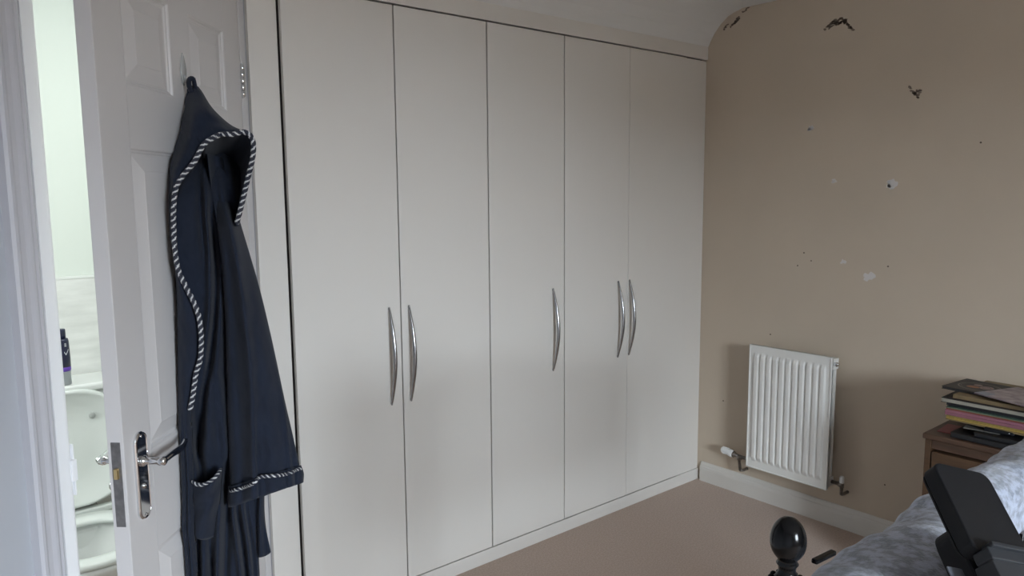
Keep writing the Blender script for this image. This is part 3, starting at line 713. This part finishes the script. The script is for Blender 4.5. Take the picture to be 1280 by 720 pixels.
# the pile of record sleeves and books
z = CZ + .048
pile = [
 ('record_sleeve', 'tan record sleeve lowest in the pile on the chest', (.33, .235, .105), None, .006, 0.000, -2, 'record sleeve'),
 ('record_sleeve', 'bright yellow record sleeve under the pink ones', (.52, .37, .085), None, .006, 0.004, 1, 'record sleeve'),
 ('record_sleeve', 'second yellow record sleeve with dull ochre edge under the pink ones', (.42, .30, .09), None, .005, 0.003, 0, 'record sleeve'),
 ('record_sleeve', 'mauve pink record sleeve, the lower of the pink pair', (.37, .15, .20), None, .011, 0.006, -1, 'record sleeve'),
 ('record_sleeve', 'rose pink record sleeve, the upper of the pink pair', (.42, .17, .225), None, .009, 0.007, 0, 'record sleeve'),
 ('record_sleeve', 'rust red record sleeve above the pink pair', (.30, .085, .055), None, .006, 0.006, 1, 'record sleeve'),
 ('record_sleeve', 'pale green record sleeve above the rust red one', (.20, .25, .165), None, .004, 0.004, 0, 'record sleeve'),
 ('record_sleeve', 'dark green record sleeve below the black one', (.03, .065, .05), None, .004, 0.002, 2, 'record sleeve'),
 ('record_sleeve', 'black record sleeve below the cream book', (.010, .011, .014), None, .009, 0.003, -1, 'record sleeve'),
 ('book', 'cream paged hardback book with dark boards sticking out of the pile', (.014, .014, .014), (.47, .44, .36), .016, .022, 0, 'book'),
 ('record_sleeve', 'dark brown record sleeve beneath the ochre book', (.035, .022, .018), None, .004, -.002, -2, 'record sleeve'),
 ('book', 'ochre brown book second from the top of the pile', (.27, .195, .10), None, .014, -.018, -1, 'book')]
for nm, lab, c, pg, th, dy, deg, cat in pile:
    sleeve_item(nm, lab, cat, -.245 + random.uniform(-.003, .003), -1.505 + dy, z, .31, .31, th, deg, c, pg, 'record sleeves and books piled on the chest'); z += th + .0003
o, m = sleeve_item('black_book', 'black book with an oval emblem on the cover lying on top of the pile', 'book', -.27, -1.50, z, .185, .37, .010, -6, (.020, .019, .018), (.03, .03, .03))
bm = bmesh.new()                                   # oval emblem printed on the cover: a ring with small figures in it
def ell(bm, cx, cy, rx, ry, zz, mi, inner=None, n=36):
    a = [bm.verts.new(m @ Vector((cx + rx*math.cos(2*math.pi*k/n), cy + ry*math.sin(2*math.pi*k/n), zz))) for k in range(n)]
    if inner is None: f = bm.faces.new(a); f.material_index = mi
    else:
        b = [bm.verts.new(m @ Vector((cx + rx*inner*math.cos(2*math.pi*k/n), cy + ry*inner*math.sin(2*math.pi*k/n), zz))) for k in range(n)]
        for k in range(n): f = bm.faces.new((a[k], a[(k+1) % n], b[(k+1) % n], b[k])); f.material_index = mi
for c in ((.25, .23, .20), (.42, .17, .085), (.34, .25, .23), (.16, .145, .13)): colm(c)
ell(bm, -.005, .095, .062, .070, .0103, 0, .93); ell(bm, -.005, .095, .053, .060, .0103, 3, .96)
ell(bm, -.020, .110, .016, .022, .0104, 1); ell(bm, .018, .110, .015, .014, .0104, 2); ell(bm, -.002, .072, .026, .022, .0104, 2, .6); ell(bm, -.002, .072, .012, .012, .0104, 2)
link('emblem', bm, [cover_name(c) for c in ((.25, .23, .20), (.42, .17, .085), (.34, .25, .23), (.16, .145, .13))], o)
M['collage'] = mat('collage_cover', (.40, .34, .36), .3, col2=(.10, .06, .08), nscale=32, detail=8)
o = thing('magazine', 'glossy magazine with a busy photo cover lying on the black book', 'magazine', (-.33, -1.60, z + .0103))
m = Matrix.Rotation(math.radians(-20), 4, 'Z'); box('cover', 'collage', (-.105, .105, -.148, .148, 0, .004), o, .001, m)
colm((.35, .38, .46)); box('corner_flash', cover_name((.35, .38, .46)), (-.1048, -.06, .10, .1478, .0041, .0044), o, 0, m)

# ------------------------------------------------------------------ bed end with blanket
bd = thing('bed', 'black metal bed end with glossy egg shaped finial at the bottom of the picture', 'bed', (-1.89, -2.8, 0))
PT_Z = 1.106
def post(x, y):
    bm = bmesh.new()
    lathe(bm, ((.014, 0), (.014, .02), (.012, .03), (.012, .94), (.016, .95), (.0175, .963), (.014, .975), (.014, 1.003)), (x, y, 0), (0, 0, 1), 20); fixn(bm)
    p = link('post', bm, 'black_gloss', bd, True)
    prof = [(.013, 1.003), (.0185, 1.008), (.020, 1.015), (.0172, 1.022), (.013, 1.0265), (.011, 1.032), (.012, 1.038), (.0145, 1.0415), (.0122, 1.045), (.013, 1.048)]
    for k in range(1, 25):
        t = k / 24; zz = 1.0485 + (PT_Z - 1.0485) * t; a = (t - .42) / (.58 if t > .42 else .50)
        prof.append((max(.0004, .0234 * math.sqrt(max(0, 1 - a * a))), zz))
    bm = bmesh.new(); lathe(bm, prof, (x, y, 0), (0, 0, 1), 40)
    fixn(bm); f = link('finial', bm, 'black_gloss', p, True)
    bm = bmesh.new()
    for k in range(12):
        a = 2*math.pi*k/12; bmesh.ops.create_icosphere(bm, subdivisions=2, radius=.0045, matrix=Matrix.Translation((x + .0198*math.cos(a), y + .0198*math.sin(a), 1.0185)))
    link('beading', bm, 'black_gloss', f, True, kind='stuff')
BX0, BX1, BY = -2.377, -1.25, -1.867
BEND = -3.85
post(BX0, BY); post(BX1, BY)
RZ = .984
bm = bmesh.new(); tube(bm, [(BX0, BY, RZ), (BX1, BY, RZ)], .010, 14); fixn(bm); link('top_rail', bm, 'black_gloss', bd, True)
bm = bmesh.new(); tube(bm, [(BX0, BY, .36), (BX1, BY, .36)], .010, 14); fixn(bm); link('lower_rail', bm, 'black_gloss', bd, True)
for k in range(1, 8):
    x = lerp(BX0, BX1, k / 8); bm = bmesh.new(); tube(bm, [(x, BY, .37), (x, BY, RZ - .01)], .006, 10); fixn(bm); link('spindle', bm, 'black_gloss', bd, True)
for x in (BX0, BX1):
    box('side_rail', 'black_gloss', (x - .012, x + .012, BEND, BY - .02, .20, .25), bd, .003)
    bm = bmesh.new(); tube(bm, [(x, BEND, 0), (x, BEND, 1.15)], .013, 12); fixn(bm); link('head_post', bm, 'black_gloss', bd, True)
box('mattress', 'mattress', (BX0 + .03, BX1 - .03, BEND + .02, BY - .035, .25, .40), bd, .03, seg=3, smooth=True)
box('scroll_bracket', 'black_gloss', (-.0045, .0045, -.027, .027, -.0035, .0035), bd, .002, Matrix.Translation(plane(1030, 696, 1, -1.885)) @ Matrix.Rotation(math.radians(90), 4, 'Z') @ Matrix.Rotation(math.radians(4), 4, 'X'))
setloc(bd)

# fleece blanket over the foot rail: a plump fold at the near end, a thinner stretch, plump again further along
bm = bmesh.new(); rings = []
NXB = 120; ZR = RZ
for i in range(NXB):
    x = lerp(-2.352, -1.30, i / (NXB - 1))
    fat = (1 - sstep(-1.985, -1.945, x)) + sstep(-1.70, -1.63, x) * .9
    endr = math.sqrt(max(0.02, 1 - (1 - min(1, (x + 2.354) / .045)) ** 2)) if x < -2.29 else 1
    ry = (.036 + .042 * fat) * endr; zt = ZR + .037 + .001 * fat; zl = ZR - .03; zlow = lerp(.915, .865, fat)
    front = .022; p = []
    for k in range(9): p.append((BY + front, lerp(lerp(.935, .90, fat), zl, k / 9)))
    for k in range(19):
        t = math.pi * k / 18; p.append((BY + front - (.018 + ry) * (1 - math.cos(t)), zl + (zt - zl) * max(0, math.sin(t)) ** .7))
    yb = p[-1][0]
    for k in range(1, 13): p.append((yb - .012 * math.sin(k / 12 * 3) * (.3 + fat), lerp(zl, zlow, k / 12)))
    back = [(yb + .012, zlow), (BY - .016, zlow), (BY - .016, ZR + .006), (BY, ZR + .0125), (BY + .013, ZR + .004), (BY + .013, lerp(.935, .90, fat))]
    ring = []
    for (yv, zv) in p:
        nn = .0025 * math.sin(x * 29 + yv * 43) + .002 * math.sin(zv * 47 - x * 19) + .0015 * math.sin(x * 91 + zv * 83); ring.append(Vector((x + .003 * math.sin(zv * 40), yv + nn, zv + nn * .5)))
    ring += [Vector((x, yv, zv)) for yv, zv in back]
    rings.append(ring)
loft(bm, rings); fixn(bm)
bk = link('fleece_blanket', bm, 'fleece', None, True); tag(bk, 'mottled grey fleece blanket thrown over the black bed end', 'blanket')
md = bk.modifiers.new('sub', 'SUBSURF'); md.levels = 1; md.render_levels = 2

# black hinged device leaning on the blanket
dv = thing('device_holder', 'black plastic holder with tilted rounded flap in front of the grey fleece blanket', 'holder', at(1215, 760, 1.0))
DEP = 0.97
c = at(1227, 637, DEP)
upd = (at(1201, 583, DEP + .075) - at(1254, 686, DEP - .015)); LU = upd.length; upd.normalize()
wdv = (at(1278, 668, DEP + .035) - at(1232, 701, DEP - .025)); wdv -= upd * wdv.dot(upd); LWd = wdv.length; wdv.normalize()
nrm = wdv.cross(upd).normalized()
if nrm.dot(CAM - c) < 0: nrm = -nrm
SM = Matrix(((wdv.x, upd.x, nrm.x, c.x), (wdv.y, upd.y, nrm.y, c.y), (wdv.z, upd.z, nrm.z, c.z), (0, 0, 0, 1)))
def slab(name, m, w, h, r, z0, z1, ox=0, oy=0, bev=.004, parent=dv):
    bm = bmesh.new(); pts = []
    for cx, cy, a0 in ((w/2 - r, h/2 - r, 0), (-w/2 + r, h/2 - r, 90), (-w/2 + r, -h/2 + r, 180), (w/2 - r, -h/2 + r, 270)):
        for k in range(7):
            t = math.radians(a0 + 15 * k); pts.append((cx + r*math.cos(t), cy + r*math.sin(t)))
    rings = []
    for i, z in ((bev, z0), (0, z0 + bev), (0, z1 - bev), (bev * .3, z1 - bev * .3), (bev, z1)):
        rings.append([SM @ Vector((ox + x * (1 - 2*i/w), oy + y * (1 - 2*i/h), z)) for x, y in pts])
    loft(bm, rings); fixn(bm); return link(name, bm, m, parent, False)
slab('flap', 'black_plastic', LWd, LU * 1.04, .014, -.024, 0.0, bev=.002)
slab('flap_inset', 'black_soft', LWd * .985, LU * .98, .013, -.028, -.0245, bev=.001)
slab('body', 'black_soft', LWd * 1.25, LU * 1.4, .02, -.085, -.042, .048, -LU * .66)
slab('hinge_bar', 'grey_plastic', LWd * 1.02, .016, .003, -.014, .012, .008, -LU * .575, .0015)
slab('hinge_lip', 'grey_plastic', LWd * .95, .006, .002, .0, .018, .008, -LU * .50, .001)
slab('lower_plate', 'grey_plastic', LWd * 1.1, LU * .7, .004, -.02, .010, .012, -LU * .98, .0015)
slab('tab', 'beige', .028, .042, .003, .0102, .0125, .030, -LU * .84, .0007)
for ox, oy in ((.010, -LU * .74), (.0125, -LU * .80)):
    bm = bmesh.new(); bmesh.ops.create_icosphere(bm, subdivisions=2, radius=.0038, matrix=Matrix.Translation(SM @ Vector((ox, oy, .0125)))); link('screw', bm, 'chrome', dv, True)
slab('strap_patch', 'patch', .024, .018, .002, -.0418, -.0395, -.045, -LU * .62, .0007)
bm = bmesh.new(); lathe(bm, ((.012, 0), (.012, .010), (.010, .014), (.002, .0145)), SM @ Vector((-.046, -LU * .78, -.042)), nrm, 20); fixn(bm); link('knob', bm, 'black_plastic', dv, True)
pf = SM @ Vector((.012, -LU * 1.27, -.005))
bm = bmesh.new(); lathe(bm, ((.10, 0), (.10, .012), (.03, .02), (.012, .03), (.012, pf.z - .40)), (pf.x, pf.y, .401), (0, 0, 1), 24); fixn(bm); link('stand', bm, 'black_plastic', dv, True)
setloc(dv)

# ------------------------------------------------------------------ bathroom things
tx, ty = -2.845, .60
to = thing('toilet', 'white toilet with raised lid seen through the gap of the bathroom door', 'toilet', (tx, .4, 0))
def oval(cx, cy, rx, ryf, ryb, z, n=40, sq=2.3):
    out = []
    for k in range(n):
        t = 2*math.pi*k/n; c_, s_ = math.cos(t), math.sin(t); e = 2/sq
        x = abs(c_)**e * (1 if c_ >= 0 else -1) * rx; y = abs(s_)**e * (1 if s_ >= 0 else -1); out.append(Vector((cx + x, cy + y * (ryb if y > 0 else ryf), z)))
    return out
bm = bmesh.new(); by = .37
rings = [oval(tx, by + .09, .105, .20, .12, 0), oval(tx, by + .09, .10, .19, .12, .05), oval(tx, by + .07, .11, .19, .13, .18), oval(tx, by + .02, .165, .235, .19, .33), oval(tx, by, .182, .255, .215, .385), oval(tx, by, .183, .256, .216, .402), oval(tx, by, .175, .248, .208, .407),
         oval(tx, by - .01, .135, .205, .16, .405), oval(tx, by - .01, .125, .195, .15, .38), oval(tx, by + .0, .10, .15, .12, .27), oval(tx, by + .04, .05, .07, .05, .19)]
loft(bm, rings); fixn(bm); link('bowl', bm, 'ceramic', to, True)
bm = bmesh.new(); loft(bm, [oval(tx, by + .03, .060, .05, .05, .20), oval(tx, by - .0, .1085, .16, .13, .30)], caps=False)
bm.free()
bm = bmesh.new(); z0 = .4085
prof = [(1.0, 0), (1.01, .006), (1.0, .014), (.97, .019)]
rings = [oval(tx, by, .183 * k, .256 * k, .19 * k, z0 + h) for k, h in prof] + [oval(tx, by - .012, .125 * k, .18 * k, .125 * k, z0 + h) for k, h in ((1.06, .019), (1.0, .012), (1.0, 0))]
loft(bm, rings + [rings[0]], caps=False); fixn(bm); link('seat', bm, 'seat', to, True)
lid_y = .595
bm = bmesh.new()
def lido(k, y, dz=0): 
    out = []
    for i in range(44):
        t = 2*math.pi*i/44; c_, s_ = math.cos(t), math.sin(t); e = 2/2.7
        x = abs(c_)**e * (1 if c_ >= 0 else -1) * .19 * k; zz = abs(s_)**e * (1 if s_ >= 0 else -1) * (.215 if s_ > 0 else .20) * k
        out.append(Vector((tx + x, y + (zz) * .10, .645 + zz)))
    return out
loft(bm, [lido(1.0, lid_y + .018), lido(1.015, lid_y + .010), lido(1.0, lid_y), lido(.95, lid_y - .001), lido(.93, lid_y + .006), lido(.4, lid_y + .008)]); fixn(bm); lid = link('lid', bm, 'seat', to, True)
for sx in (-1, 1):
    p = plane(115, 519, 1, .61); bm = bmesh.new(); lathe(bm, ((.011, 0), (.011, .006), (.008, .008)), (tx + sx * (p.x - tx), .612, p.z), (0, -1, 0), 16); fixn(bm); link('bumper', bm, 'rubber', lid, True)
bm = bmesh.new(); bx(bm, tx - .15, tx + .15, .575, .605, .4085, .432, .006); link('hinge_block', bm, 'seat', to)
box('cistern', 'ceramic', (tx - .2, tx + .2, .665, .852, .42, .838), to, .02, seg=4, smooth=False)
box('cistern_lid', 'ceramic', (tx - .208, tx + .208, .655, .856, .8385, .868), to, .009, seg=3)
box('pan_back', 'ceramic', (tx - .10, tx + .10, .50, .853, 0.0, .400), to, .02, seg=3)
bm = bmesh.new(); lathe(bm, ((.022, 0), (.022, .004), (.018, .006), (.002, .006)), (tx, .76, .868), (0, 0, 1), 20); fixn(bm); link('flush_button', bm, 'chrome', to, True)
setloc(to)
bp = plane(86, 474, 1, .70)
bo = thing('deodorant_bottle', 'navy and purple bottle standing on the toilet cistern', 'bottle', (bp.x - .013, .70, .868))
def bpt(bm, prof, mi=0): lathe(bm, prof, (0, 0, 0), (0, 0, 1), 24, mi)
bm = bmesh.new(); bpt(bm, ((.020, .0), (.022, .003), (.0215, .045), (.0225, .05))); fixn(bm); link('base', bm, 'bottle_grey', bo, True)
bm = bmesh.new(); bpt(bm, ((.0225, .0502), (.0235, .056), (.0235, .066))); fixn(bm); link('band', bm, 'bottle_purple', bo, True)
bm = bmesh.new(); bpt(bm, ((.0235, .0662), (.024, .10), (.0225, .16), (.020, .168), (.012, .1685))); fixn(bm); link('body', bm, 'bottle_navy', bo, True)
bm = bmesh.new(); bpt(bm, ((.0145, .1687), (.0145, .20), (.013, .203), (.002, .203))); fixn(bm); link('cap', bm, 'bottle_navy', bo, True)
bm = bmesh.new()
def stroke(bm, pts, w):                            # print wrapped on the bottle: (angle deg, height)
    for (a0, h0), (a1, h1) in zip(pts, pts[1:]):
        n_ = 5
        for k in range(n_):
            q = []
            for t, sd in ((k/n_, -1), ((k+1)/n_, -1), ((k+1)/n_, 1), (k/n_, 1)):
                a = math.radians(lerp(a0, a1, t)); h = lerp(h0, h1, t) + sd * w; q.append(bm.verts.new((.0246*math.cos(a), .0246*math.sin(a), h)))
            bm.faces.new(q)
stroke(bm, [(-85, .122), (-72, .112), (-48, .130)], .0022)
stroke(bm, [(-78, .152), (-66, .152), (-64, .143), (-80, .143), (-80, .148), (-64, .148)], .0012)
link('lettering', bm, 'white_print', bo)
